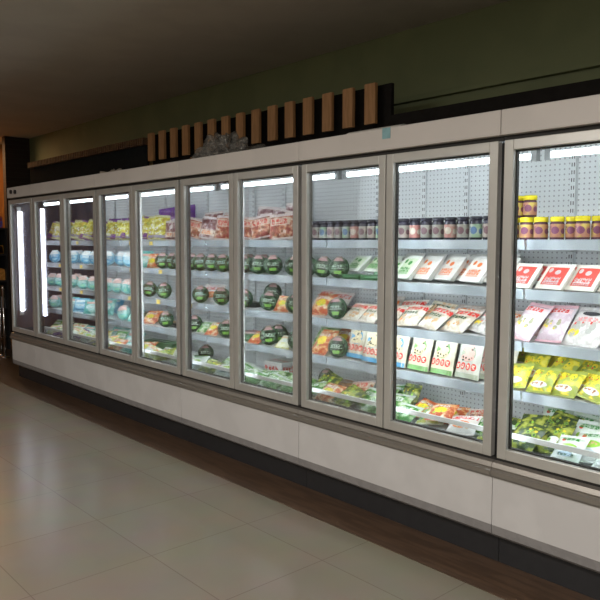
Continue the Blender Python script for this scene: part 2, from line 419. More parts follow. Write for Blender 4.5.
# ------------------------------------------------------------ far left background
x0b = -10.3
def rect_at(px0, py0, px1, py1, y): return at(px0,py0,y), at(px1,py1,y)
def ax(px, py, x):
    d = ray(px, py); t = x/d.x; return Vector((x, -DIST+d.y*t, EYE+d.z*t))
a_, b_ = ax(-12,228,x0b), ax(11,341,x0b)
rk = empty('display_rack', (x0b-.25,(a_.y+b_.y)/2,0)); tag(rk,'tall black display rack standing beyond the left end of the freezer','rack')
of = Vector((-(x0b-.25), -(a_.y+b_.y)/2, 0))
MB().box(x0b-.5,x0b-.46,a_.y,b_.y,FZ+.001,a_.z).box(x0b-.5,x0b,b_.y-.03,b_.y,FZ+.001,a_.z).box(x0b-.5,x0b,a_.y,a_.y+.03,FZ+.001,a_.z).build('frame', BLACK, rk).location = of
for zz in (.12,.52,.92,1.3,a_.z-.03):
    MB().box(x0b-.46,x0b,a_.y+.031,b_.y-.031,zz,zz+.025).build('shelf', BLACK, rk).location = of
def small(name, px, py, w, h, d, z, c, label, cat, c2=None):
    p = ax(px, py, x0b-.05)
    m = MB().prism_x([(-w/2,.001),(w/2,0),(w/2*.9,h*.92),(w/4,h),(-w/4,h),(-w/2*.9,h*.92)], -d, 0)
    o = m.build(name, mat(name+label[:6], c, .4, c2=c2 or c, scale=30), None, .004); o.location = (x0b-.06, max(a_.y+.04+w/2, min(b_.y-.04-w/2, p.y)), z+.0255)
    tag(o, label, cat)
small('toy_box', 3, 230, .13, .17, .12, a_.z-.03, (.10,.12,.55), 'blue boxed item with red top on top of the black rack', 'box', (.4,.1,.12))
small('snack_packet', 0, 245, .16, .12, .1, 1.3, (.85,.42,.05), 'orange-yellow packet on upper shelf of the black rack', 'packet', (.5,.3,.05))
small('snack_packet', 7, 247, .08, .12, .1, 1.3, (.75,.5,.08), 'narrow yellow packet beside the orange one on the black rack', 'packet', (.9,.4,.05))
small('sign_board', 3, 275, .2, .17, .02, .92, (.75,.36,.08), 'orange card standing on middle shelf of the black rack', 'card', (.6,.25,.05))
small('white_packet', 8, 300, .08, .16, .05, .52, (.3,.34,.4), 'small pale grey packet on lower shelf of the black rack', 'packet')
CHR = mat('chrome', (.7,.7,.72), .15, metal=1, c2=(.65,.65,.67))
for px, yb, lab in ((1.8,356,'chrome post at the left photo edge before the black rack'),(5.4,358,'chrome post beside the freezer end, nearer the white side panel')):
    p = atz(px, yb, FZ)
    tt = empty('barrier_post', (p.x,p.y,FZ+.001)); tag(tt, lab, 'post', 'chrome posts at the left')
    MB().tube((0,0,.012),(0,0,.92),.016,12).build('pole', CHR, tt)
    MB().lathe([(.075,.0),(.075,.008),(.02,.02)],18).build('base', CHR, tt)
    MB().lathe([(.017,.92),(.024,.93),(.024,.95),(.012,.965)],12).build('cap', CHR, tt)
# warm lamp of the far corner (a recessed downlight)
def lamp(name, loc, size, power, c, label, sy=None):
    t = empty(name, loc); tag(t, label, 'ceiling light', 'ceiling lights')
    w = size/2; h = (sy or size)/2
    MB().box(-w-.03,w+.03,-h-.03,-h,-.04,0).box(-w-.03,w+.03,h,h+.03,-.04,0).box(-w-.03,-w,-h,h,-.04,0).box(w,w+.03,-h,h,-.04,0).build('trim_frame', WHITE, t)
    MB().box(-w,w,-h,h,-.02,-.012).build('diffuser', emit('diffuser', c, 1.2), t)
    ld = bpy.data.lights.new(name+'_lamp','AREA'); ld.shape = 'RECTANGLE'; ld.size = size; ld.size_y = sy or size; ld.energy = power; ld.color = c
    lo = bpy.data.objects.new(name+'_lamp', ld); col.objects.link(lo); lo.parent = t; lo.location = (0,0,-.045)
lamp('ceiling_light', (-12.35,.6,ZC-.001), .5, 34, (1,.6,.28), 'warm square ceiling light over the far left corner')
for x, y, pw, lab in ((-7.5,-3.6,16,'ceiling light panel over far part of the aisle'),(-3.2,-4.2,105,'ceiling light panel over middle of the aisle'),(1.2,-3.6,135,'ceiling light panel behind the camera position, right'),
                 (-7.5,-6,12,'ceiling light panel at far left, away from freezer'),(-3.2,-6.2,70,'ceiling light panel opposite middle of freezer, away from it'),(1.2,-6,85,'ceiling light panel in near corner, away from freezer')):
    lamp('ceiling_light', (x,y,ZC-.001), 1.2, pw, (1,.95,.89), lab, .6)

# ------------------------------------------------------------ products
def thick_bag(w, h, t, seed):
    r = random.Random(seed); ph = [(r.uniform(5,16), r.uniform(5,16), r.uniform(0,6)) for _ in range(4)]
    def s(u, v, off=0):          # u in -1..1, v in 0..1 : front surface
        V = 2*v-1
        e = max(0, 1-abs(u)**3)**.5*max(0, 1-abs(V)**4)**.5
        wr = sum(math.sin(a*u+b*v+p) for a, b, p in ph)/4
        th = t/2*e*(1+.16*wr) + off
        pinch = 1-.05*(1-abs(V)**2)
        return (u*w/2*pinch, -th, h*v)
    return s
def bag_body(w, h, t, seed):
    s = thick_bag(w, h, t, seed); m = MB(); us = ls(-1,1,13); vs = ls(0,1,13)
    m.grid(s, us, vs); m.grid(lambda u,v:(s(u,v)[0], -s(u,v)[1], s(u,v)[2]), us, vs, True)
    return m, s
def seal(w, z0, z1, y=0):
    m = MB(); nx = 24
    def f(u, v): return (u*w/2, .0022*math.sin(u*40), z0+(z1-z0)*v)
    m.grid(f, ls(-1,1,nx), ls(0,1,3)); m.grid(lambda u,v:(u*w/2*.999, .0022*math.sin(u*40)+.0012, z0+(z1-z0)*v), ls(-1,1,nx), ls(0,1,3), True)
    return m
def patch(m, s, u0, u1, v0, v1, off=.0012, n=7):
    m.grid(lambda u,v: s(u,v,off), ls(u0,u1,n), ls(v0,v1,n)); return m
def disc(m, s, uc, vc, ru, rv, off=.0018, seg=16):
    n0 = len(m.v); m.v.append(s(uc,vc,off)); rings = (.35,.7,1)
    for k in rings:
        for a in range(seg):
            th = 2*math.pi*a/seg; m.v.append(s(uc+ru*k*math.cos(th), vc+rv*k*math.sin(th), off))
    for a in range(seg):
        b = (a+1)%seg; m.f.append([n0, n0+1+a, n0+1+b]); m.sm.append(True)
        for q in range(2):
            m.f.append([n0+1+q*seg+a, n0+1+(q+1)*seg+a, n0+1+(q+1)*seg+b, n0+1+q*seg+b]); m.sm.append(True)
    return m
FONT = {'O':['01110','10001','10001','10001','01110'],'T':['11111','00100','00100','00100','00100'],'S':['01111','10000','01110','00001','11110']}
def glyphs(m, s, u0, v0, gw, gh, n, seed, off=.0022, gap=1.25, text=None):
    r = random.Random(seed)
    for k in range(n):
        if text: bm_ = FONT[text[k]]
        else:
            bm_ = [''.join('1' if r.random() < .56 or (j in (1,4) and r.random()<.6) else '0' for i in range(5)) for j in range(5)]
        for j in range(5):
            for i in range(5):
                if bm_[j][i] == '1':
                    ua = u0+k*gw*gap+i*gw/5; va = v0-(j+1)*gh/5
                    patch(m, s, ua, ua+gw/5, va, va+gh/5, off, 2)
    return m

CACHE = {}
def proto(kind, *args):
    "list of (name, mesh, parent index) for a kind; meshes are shared by copies"
    key = (kind,)+args
    if key not in CACHE: CACHE[key] = BUILD[kind](*args)
    return CACHE[key]

def B_bag(v, w, h, t, seed):
    S = BAGS[v]; m, s = bag_body(w, h, t, seed)
    out = [('film', m.mesh('film', S['m'])), ('top_seal', seal(w*.98, h*.985, h+.018).mesh('top_seal', S.get('sm', S['m'])))]
    out.append(('bottom_seal', seal(w*.98, -.012, h*.015).mesh('bottom_seal', S.get('sm', S['m']))))
    for kind, prm, mm in S['p']:
        q = MB()
        if kind == 'panel': patch(q, s, *prm); nm = 'label_panel'
        elif kind == 'disc': disc(q, s, *prm); nm = 'picture'
        elif kind == 'glyph': glyphs(q, s, *prm, seed); nm = 'lettering'
        elif kind == 'text': glyphs(q, s, *prm[:5], seed, text=prm[5]); nm = 'lettering'
        elif kind == 'blobs':
            r = random.Random(seed+5)
            for _ in range(prm[0]): 
                a_, b_ = r.uniform(prm[1],prm[2]), r.uniform(prm[3],prm[4]); g = r.uniform(.5,1)*prm[5]
                disc(q, s, a_, b_, g, g*w/h*.5*1.1, .0016+r.uniform(0,.0008), 9)
            nm = 'printed_food'
        out.append((nm, q.mesh(nm, mm)))
    return out

def B_round(v, Rr, t, seed):
    body, cap, low, txt = ROUNDS[v]
    def s(u, v_, off=0):
        r2 = min(1, u*u+v_*v_); e = max(0, 1-r2**2)**.5
        return (u*Rr, -(t*.5*e+off+.002), Rr+v_*Rr)
    m = MB(); us = ls(-1,1,1)
    rings = ls(0,1,8); 
    m.grid(lambda a,b: s(b*math.cos(a), b*math.sin(a)), ls(0,2*math.pi,25), rings, True)
    m.grid(lambda a,b: (s(b*math.cos(a), b*math.sin(a))[0], -.6*s(b*math.cos(a), b*math.sin(a))[1], s(b*math.cos(a), b*math.sin(a))[2]), ls(0,2*math.pi,25), rings)
    m.grid(lambda a,b: (Rr*math.cos(a)*(1+.0*b), -.002+.0032*b, Rr+Rr*math.sin(a)), ls(0,2*math.pi,25), [0,1])
    out = [('pack', m.mesh('pack', body))]
    def chord(q, v0, v1, k=.92, off=.0016):
        q.grid(lambda u, v_: s(u*k*math.sqrt(max(0,.94-v_*v_)), v_, off), ls(-1,1,9), ls(v0,v1,5)); return q
    # header card sticking up over the rim
    q = chord(MB(), .56, .88, .62) if v == 'green' else chord(MB(), .30, .9, .8); q.grid(lambda u,v_: (u*Rr*(.3 if v == 'green' else .5), -.004-.002, Rr*1.8+Rr*.24*v_), ls(-1,1,5), [0,1]); q.grid(lambda u,v_: (u*Rr*(.3 if v == 'green' else .5), -.004, Rr*1.8+Rr*.24*v_), ls(-1,1,5), [0,1], True)
    out.append(('header_label', q.mesh('header_label', cap)))
    q = chord(MB(), -.64, -.34, .42); out.append(('lower_label', q.mesh('lower_label', low)))
    q = MB(); glyphs(q, s, -.55, .22, .2, .24, 4, seed, .0022); 
    q.grid(lambda u,v_: s(u*.6, v_, .0022), ls(-1,1,7), [-.13,-.08])
    out.append(('lettering', q.mesh('lettering', txt)))
    q = MB()
    q.grid(lambda a,b: s((.9+.07*b)*math.cos(a), (.9+.07*b)*math.sin(a), .0012), ls(0,2*math.pi,25), [0,1], True)
    out.append(('rim', q.mesh('rim', ROUNDRIM[v])))
    return out

def B_jar(v, r, h):
    lid, lab, lab2, gl = JARS[v]
    lh = .024 if v == 'yellow' else .016
    m = MB().lathe([(r*.86,0),(r*.97,.004),(r*.97,h-lh-.012),(r*.88,h-lh)], 18)
    out = [('jar', m.mesh('jar', gl))]
    m = MB().lathe([(r*.93,h-lh),(r,h-lh+.001),(r,h-.003),(r*.94,h)], 18); out.append(('lid', m.mesh('lid', lid)))
    def s(u, v_, off=0): a = -math.pi/2+u*1.9; q = r*.97+off; return (q*math.cos(a), q*math.sin(a), h*v_)
    q = MB().grid(lambda u,v_: s(u,v_,.0008), ls(-1,1,17), [.12,.68]); out.append(('label', q.mesh('label', lab)))
    q = MB()
    disc(q, s, .1, .42, .3, .16, .0015); disc(q, s, .72, .38, .2, .12, .0015); glyphs(q, s, -.62, .6, .13, .16, 3, 4, .0015)
    out.append(('label_print', q.mesh('label_print', lab2)))
    return out

def B_tray(v, w, h, t):
    body, lab, ink = TRAYS[v]
    m = MB(); i = .014
    # tray lying with film face towards -Y when upright
    n = len(m.v)
    m.v += [(-w/2,-t/2,0),(w/2,-t/2,0),(w/2,-t/2,h),(-w/2,-t/2,h),(-w/2+i,t/2,i),(w/2-i,t/2,i),(w/2-i,t/2,h-i),(-w/2+i,t/2,h-i)]
    for q in ((0,1,2,3),(4,7,6,5),(0,4,5,1),(1,5,6,2),(2,6,7,3),(3,7,4,0)): m.f.append([n+k for k in q]); m.sm.append(False)
    m.box(-w/2-.004,w/2+.004,-t/2-.003,-t/2,-.004,h+.004)
    out = [('tray', m.mesh('tray', body))]
    def s(u, v_, off=0): return (u*w/2, -t/2-.003-off-.004*(1-u*u)*(1-(2*v_-1)**2), h*v_)
    out.append(('film_lid', MB().grid(lambda u,v_: s(u,v_,.0), ls(-1,1,7), ls(0,1,7)).mesh('film_lid', body)))
    q = patch(MB(), s, -.78, .78, .14, .88, .0008); out.append(('label', q.mesh('label', lab)))
    q = MB(); glyphs(q, s, -.66, .46, .22, .22, 5, 12+len(v), .0018, 1.12); glyphs(q, s, -.66, .22, .12, .06, 8, 9, .0018, 1.3)
    disc(q, s, -.52, .74, .16, .1, .0018); disc(q, s, .1, .66, .22, .1, .0018)
    out.append(('lettering', q.mesh('lettering', ink)))
    return out

def blobq(s, seed):
    q = MB(); r = random.Random(seed+31)
    for _ in range(8): disc(q, s, r.uniform(-.42,.42), r.uniform(.46,.86), r.uniform(.05,.13), r.uniform(.012,.03), .0034+r.uniform(0,.0006), 8)
    return q
def B_pouch(v, seed):
    base, foot, win, face, ink = POUCH[v]
    w, h, t = .165, .208, .05
    def s(u, v_, off=0):
        e = (1-.9*v_**2)*max(0,1-abs(u)**4)**.5
        return (u*w/2*(1-.06*math.sin(v_*3.1)), -(t/2*e+.002+off+.002*math.sin(u*9+v_*7+seed)*e), h*v_)
    m = MB(); us = ls(-1,1,13); vs = ls(0,1,13)
    m.grid(s, us, vs); m.grid(lambda u,v_:(s(u,v_)[0],-s(u,v_)[1],s(u,v_)[2]), us, vs, True)
    m.grid(lambda u,v_:(u*w/2*1, s(u,0)[1]*v_, 0), us, ls(-1,1,3))
    out = [('pouch', m.mesh('pouch', base))]
    out.append(('bottom_band', patch(MB(), s, -.98,.98,.0,.13,.001,11).mesh('bottom_band', foot)))
    out.append(('top_band', patch(MB(), s, -.98,.98,.9,1.0,.001,11).mesh('top_band', win)))
    out.append(('window_arch', disc(MB(), s, 0,.64,.62,.22,.0012).mesh('window_arch', foot)))
    out.append(('picture', disc(disc(disc(disc(MB(), s, .0,.54,.56,.1,.0024), s, .14,.66,.4,.09,.0026), s, -.12,.76,.42,.08,.0028), s, .1,.84,.3,.05,.003).mesh('picture', face)))
    out.append(('picture_detail', blobq(s, seed).mesh('picture_detail', mat('dark_olive',(.05,.06,.04),.4))))
    q = MB()
    for k in range(4): disc(q, s, -.66+.44*k, .31, .19, .095, .0026)
    out.append(('red_dots', q.mesh('red_dots', ink)))
    q = MB()
    for k in range(4): glyphs(q, s, -.76+.44*k, .36, .2, .1, 1, seed+k, .0038)
    glyphs(q, s, -.5, .2, .1, .04, 8, seed+9, .0026, 1.25)
    out.append(('lettering', q.mesh('lettering', mat('pale_cream',(.8,.74,.6),.4))))
    return out

def B_box(v, w, d, h):
    base, ink = BOXES[v]
    out = [('carton', MB().box(-w/2,w/2,-d/2,d/2,0,h).mesh('carton', base))]
    f = lambda u,v_,off=0: (u*w/2, -d/2-off, h*v_)
    g = lambda u,v_,off=0: (w/2+off, u*d/2, h*v_)
    q = MB(); patch(q, f, -.95,.95,.04,.14,.001,2); glyphs(q, f, -.85,.72,.3,.5,4,3,.001,1.3)
    patch(q, g, -.95,.95,.04,.14,.001,2); glyphs(q, g, -.8,.72,.3,.5,4,7,.001,1.3)
    out.append(('print', q.mesh('print', ink)))
    out.append(('top_flap', MB().box(-w/2+.004,w/2-.004,-.003,.003,h,h+.0015).mesh('top_flap', ink)))
    return out

def B_flat(v, w, d, h):
    base, lab, ink = FLATS[v]
    m = MB(); n = 0
    m.prism_x([(-d/2,h*.5),(-d/2+.008,0),(d/2-.008,0),(d/2,h*.5),(d/2-.01,h),(-d/2+.01,h)], -w/2, w/2)
    out = [('tray', m.mesh('tray', base))]
    f = lambda u,v_,off=0: (u*w/2, (v_-.5)*(d-.024), h+off+.004*(1-u*u))
    out.append(('film_lid', patch(MB(), f, -.97,.97,.0,1,.0005,5).mesh('film_lid', lab)))
    q = MB(); glyphs(q, f, -.6,.75,.16,.45,5,3,.0018,1.3); g = lambda u,v_,off=0: (u*w/2, -d/2-off, h*(.15+.3*v_)); 
    out.append(('lettering', q.mesh('lettering', ink)))
    return out
BUILD = dict(bag=B_bag, round=B_round, jar=B_jar, tray=B_tray, pouch=B_pouch, box=B_box, flat=B_flat)

c = lambda r,g,b:(r,g,b)
Red=mat('ink_red',(.72,.04,.03),.4); Orn=mat('ink_orange',(.85,.22,.05),.4); Wht=mat('ink_white',(.82,.82,.8),.4); Yel=mat('ink_yellow',(.85,.66,.03),.35)
Grn=mat('ink_green',(.05,.28,.05),.4); Lim=mat('ink_lime',(.32,.6,.06),.4); Pnk=mat('ink_pink',(.78,.30,.30),.4); Blk=mat('ink_black',(.03,.03,.035),.4); Brn=mat('ink_brown',(.25,.08,.03),.4)
Pur=mat('ink_purple',(.13,.03,.22),.35); Blu=mat('ink_blue',(.08,.28,.65),.35); Tea=mat('ink_teal',(.1,.5,.45),.35); Dgr=mat('ink_dark_green',(.02,.09,.03),.4); Tan=mat('ink_tan',(.7,.45,.22),.4)
BAGS = {
 'yellow': dict(m=mat('bag_yellow',(.40,.34,.03),.28,c2=(.75,.70,.10),scale=34,mode='noise',c3=(.8,.78,.62)), sm=mat('seal_grey_yellow',(.6,.58,.35),.4), p=[('blobs',(9,-.75,.75,.15,.7,.16),Wht),('blobs',(6,-.75,.75,.1,.9,.10),Brn),('panel',(-.9,.9,.03,.16),mat('bag_foot',(.35,.32,.42),.4))]),
 'purple': dict(m=mat('bag_purple',(.10,.03,.20),.25,c2=(.17,.06,.30),scale=12), p=[('panel',(-.6,.6,.35,.7),mat('bag_lilac',(.32,.16,.45),.3)),('glyph',(-.5,.62,.2,.2,4),Wht)]),
 'yelpur': dict(m=mat('bag_yellow2',(.50,.36,.03),.28,c2=(.76,.72,.12),scale=34,c3=(.8,.78,.6)), sm=Pur, p=[('panel',(-.98,.98,.02,.24),Pur),('blobs',(8,-.7,.7,.35,.85,.14),Wht),('glyph',(-.5,.8,.2,.16,4),Grn)]),
 'meat': dict(m=mat('bag_meat',(.30,.04,.03),.3,c2=(.62,.30,.16),scale=26,c3=(.85,.76,.68)), sm=mat('seal_white',(.7,.62,.6),.4), p=[('panel',(-.85,.85,.55,.9),mat('cream_print',(.75,.62,.5),.4)),('glyph',(-.7,.86,.28,.26,4),Red),('blobs',(6,-.7,.7,.1,.45,.16),Brn)]),
 'meatdark': dict(m=mat('bag_meat_dark',(.12,.03,.04),.3,c2=(.40,.26,.26),scale=24,c3=(.8,.72,.7)), sm=mat('seal_white',(.7,.62,.6),.4), p=[('panel',(-.8,.8,.12,.4),mat('cream_print',(.75,.62,.5),.4)),('blobs',(6,-.7,.7,.5,.9,.14),mat('ink_maroon',(.16,.03,.06),.4)),('glyph',(-.6,.35,.22,.18,4),Orn)]),
 'redwhite': dict(m=mat('bag_rw',(.78,.74,.70),.3,c2=(.72,.66,.62),scale=14), p=[('panel',(-.95,.95,.72,.92),Red),('glyph',(-.8,.9,.26,.15,5),Wht),('disc',(0,.38,.6,.22),Orn),('blobs',(6,-.5,.5,.2,.5,.13),Tan)]),
 'whitepink': dict(m=mat('bag_wp',(.70,.62,.66),.22,c2=(.60,.46,.52),scale=14,c3=(.78,.76,.76)), sm=mat('seal_pink',(.75,.45,.5),.4), p=[('panel',(-.9,.9,.74,.92),mat('pale_pink_label',(.8,.62,.64),.3)),('glyph',(-.75,.90,.24,.13,5),Red),('blobs',(7,-.7,.7,.1,.6,.18),mat('pale_olive',(.36,.36,.22),.4)),('blobs',(5,-.6,.6,.1,.5,.12),Yel),('blobs',(3,-.6,.6,.1,.6,.1),Brn)]),
 'whiteblack': dict(m=mat('bag_wb',(.74,.72,.70),.22,c2=(.58,.55,.53),scale=16,c3=(.8,.8,.78)), p=[('disc',(.0,.82,.5,.07),Blk),('glyph',(-.6,.7,.24,.12,5),Pnk),('disc',(-.45,.25,.32,.12),Yel),('blobs',(8,-.6,.7,.1,.58,.2),mat('pale_grey_print',(.42,.42,.38),.4)),('blobs',(3,-.6,.5,.3,.6,.1),Red)]),
 'whitered': dict(m=mat('bag_wr',(.76,.72,.68),.22,c2=(.62,.52,.46),scale=14,c3=(.8,.78,.75)), p=[('glyph',(-.7,.82,.27,.2,5),Orn),('disc',(.35,.25,.35,.14),Red),('glyph',(-.75,.5,.15,.1,5),Pur),('blobs',(4,-.6,.5,.1,.5,.12),Lim),('blobs',(5,-.7,.7,.1,.9,.09),Brn)]),
 'whitetext': dict(m=mat('bag_wt',(.80,.76,.68),.22,c2=(.6,.52,.4),scale=16,c3=(.8,.78,.74)), p=[('glyph',(-.8,.93,.3,.22,5),Red),('glyph',(-.7,.62,.2,.14,5),Dgr),('blobs',(7,-.7,.7,.08,.42,.15),Tan),('blobs',(4,-.6,.6,.1,.4,.1),Orn)]),
 'otos': dict(m=mat('bag_wr2',(.66,.62,.42),.25,c2=(.8,.77,.65),scale=12,c3=(.7,.45,.25)), p=[('text',(-.75,.85,.32,.3,4,'OTOS'),Dgr),('glyph',(-.6,.45,.24,.18,4),Orn)]),
 'floral': dict(m=mat('bag_floral',(.34,.40,.08),.25,c2=(.80,.64,.04),scale=30,c3=(.84,.74,.12)), sm=mat('seal_olive',(.35,.4,.08),.4), p=[('blobs',(7,-.7,.7,.45,.92,.2),Yel),('blobs',(6,-.7,.7,.4,.9,.09),Grn),('blobs',(3,-.6,.6,.4,.8,.08),Red),('disc',(0,.2,.7,.14),mat('bowl_white',(.75,.72,.66),.4)),('blobs',(5,-.5,.5,.14,.27,.13),mat('ink_stew',(.45,.2,.08),.4)),('blobs',(2,-.4,.4,.14,.27,.08),Dgr)]),
 'leafdark': dict(m=mat('bag_leafdark',(.05,.08,.03),.25,c2=(.30,.34,.05),scale=24,c3=(.5,.5,.12)), p=[('blobs',(6,-.7,.7,.2,.8,.15),Lim),('blobs',(5,-.7,.7,.2,.8,.1),Blk),('disc',(.2,.35,.35,.13),Wht),('blobs',(3,-.7,.7,.4,.9,.1),Yel)]),
 'whitegreen': dict(m=mat('bag_wg',(.80,.82,.80),.22,c2=(.66,.74,.64),scale=12), p=[('glyph',(-.6,.9,.24,.13,4),Grn),('disc',(0,.5,.6,.14),Lim),('blobs',(4,-.4,.4,.42,.58,.1),Tan),('disc',(-.5,.78,.14,.06),Red),('disc',(.0,.2,.5,.1),mat('pale_blue',(.5,.62,.72),.4)),('glyph',(-.5,.2,.18,.08,5),Dgr)]),
 'leafy': dict(m=mat('bag_leafy',(.08,.26,.06),.22,c2=(.42,.58,.28),scale=26,c3=(.7,.78,.62)), sm=mat('seal_clear',(.62,.68,.62),.3), p=[('panel',(-.5,.5,.55,.75),Wht),('glyph',(-.42,.73,.16,.15,4),Grn)]),
 'orange': dict(m=mat('bag_orange',(.50,.09,.03),.28,c2=(.74,.38,.16),scale=30,c3=(.8,.74,.6)), p=[('disc',(0,.5,.5,.2),Yel),('glyph',(-.6,.85,.25,.15,4),Wht),('blobs',(4,-.5,.5,.2,.6,.12),Lim)]),
 'assort': dict(m=mat('bag_assort',(.70,.73,.55),.25,c2=(.62,.58,.12),scale=16,c3=(.2,.45,.3)), p=[('disc',(0,.5,.5,.2),Wht),('disc',(0,.5,.36,.14),mat('pale_mint',(.45,.62,.5),.4)),('panel',(-.9,.9,.78,.92),Orn),('glyph',(-.7,.9,.2,.1,5),Wht)]),
 'teal': dict(m=mat('bag_teal',(.10,.42,.38),.25,c2=(.35,.66,.6),scale=14,c3=(.65,.78,.74)), p=[('disc',(0,.45,.65,.26),mat('pale_teal',(.45,.7,.68),.3)),('panel',(-.6,.6,.74,.92),mat('pink_label',(.72,.4,.36),.4)),('glyph',(-.5,.55,.22,.18,4),Wht)]),
 'bluebag': dict(m=mat('bag_blue',(.10,.40,.62),.22,c2=(.35,.64,.78),scale=14,c3=(.6,.78,.85)), p=[('disc',(0,.45,.7,.28),mat('sky',(.32,.62,.78),.3)),('panel',(-.6,.6,.76,.95),Wht),('glyph',(-.5,.55,.22,.18,4),Wht)]),
}
ROUNDS = {
 'green': (mat('round_green',(.006,.02,.010),.25,c2=(.018,.055,.024),scale=40,c3=(.10,.17,.09)), mat('dusty_pink',(.36,.20,.20),.4), mat('leaf_label',(.16,.36,.05),.4), mat('pale_sage',(.45,.55,.45),.4)),
 'blue': (mat('round_blue',(.09,.36,.58),.22,c2=(.28,.58,.75),scale=18), Wht, mat('round_sky',(.4,.68,.8),.3), Wht),
 'teal': (mat('round_teal',(.08,.38,.36),.22,c2=(.28,.6,.56),scale=18), mat('pink_label2',(.78,.52,.48),.4), mat('round_mint',(.25,.6,.4),.3), Wht),
}
ROUNDRIM = {'green': Dgr, 'blue': mat('rim_blue',(.5,.74,.84),.3), 'teal': mat('rim_teal',(.45,.72,.7),.3)}
JARS = {
 'dark': (mat('lid_dark',(.02,.02,.035),.3), mat('label_beige',(.40,.34,.30),.5,c2=(.30,.30,.26),scale=15), mat('label_dark_print',(.16,.08,.10),.4), mat('jar_dark',(.03,.028,.05),.15)),
 'darkgreen': (mat('lid_dark',(.02,.02,.035),.3), mat('label_green',(.28,.40,.26),.5,c2=(.4,.42,.36),scale=15), mat('label_blue_print',(.08,.15,.28),.4), mat('jar_dark',(.03,.028,.05),.15)),
 'darkred': (mat('lid_dark',(.02,.02,.035),.3), mat('label_rose',(.42,.18,.16),.5,c2=(.45,.35,.3),scale=15), mat('label_cream_print',(.55,.5,.42),.4), mat('jar_dark',(.03,.028,.05),.15)),
 'yellow': (mat('lid_yellow',(.80,.68,.02),.25), mat('label_gold',(.55,.40,.08),.4,c2=(.45,.2,.12),scale=18), mat('label_plum',(.20,.05,.12),.4), mat('jar_plum',(.12,.05,.08),.2)),
}
TRAYS = {
 'red': (mat('tray_cream',(.80,.78,.70),.35), mat('label_red',(.70,.06,.04),.35), mat('label_silver',(.62,.55,.55),.4)),
 'white': (mat('tray_white',(.84,.84,.80),.35), mat('label_white',(.82,.80,.76),.35), Orn),
 'greenw': (mat('tray_whiteg',(.82,.85,.78),.35), mat('label_pale_lime',(.72,.80,.6),.35), Grn),
}
POUCH = {
 'green': (mat('pouch_cream',(.70,.66,.52),.3), mat('pouch_green',(.20,.40,.14),.3), mat('pouch_white',(.75,.76,.72),.3), mat('face_cream',(.78,.66,.42),.4), Red),
 'blue': (mat('pouch_tan',(.62,.58,.46),.3), mat('pouch_blue',(.10,.34,.58),.3), mat('pouch_paleblue',(.55,.70,.80),.3), mat('face_cream',(.78,.66,.42),.4), Red),
 'grey': (mat('pouch_grey',(.60,.60,.54),.3), mat('pouch_sage',(.38,.42,.32),.3), mat('pouch_white',(.75,.76,.72),.3), mat('face_pink',(.70,.42,.36),.4), Red),
 'yellow': (mat('pouch_pale',(.74,.70,.58),.3), mat('pouch_yellow',(.7,.6,.15),.3), mat('pouch_white',(.75,.76,.72),.3), mat('face_pink',(.70,.42,.36),.4), Red),
}
BOXES = {'white': (mat('carton_white',(.78,.76,.74),.5), Red)}
FLATS = {
 'green': (mat('flat_green',(.04,.14,.05),.3), mat('flat_green_lid',(.12,.34,.12),.25,c2=(.06,.2,.08),scale=20), mat('pale_sage',(.45,.55,.45),.4)),
 'black': (mat('flat_black',(.02,.025,.025),.3), mat('flat_black_lid',(.06,.10,.08),.25,c2=(.12,.05,.03),scale=25), mat('pale_sage',(.45,.55,.45),.4)),
 'brown': (mat('flat_black',(.02,.025,.025),.3), mat('flat_brown_lid',(.35,.12,.04),.3,c2=(.6,.3,.1),scale=25), Wht),
 'pink': (mat('flat_pink',(.75,.5,.52),.3), mat('flat_pink_lid',(.78,.58,.6),.3), Red),
 'white': (mat('flat_white',(.8,.8,.78),.3), mat('flat_white_lid',(.8,.78,.76),.3,c2=(.7,.4,.35),scale=20), Grn),
}
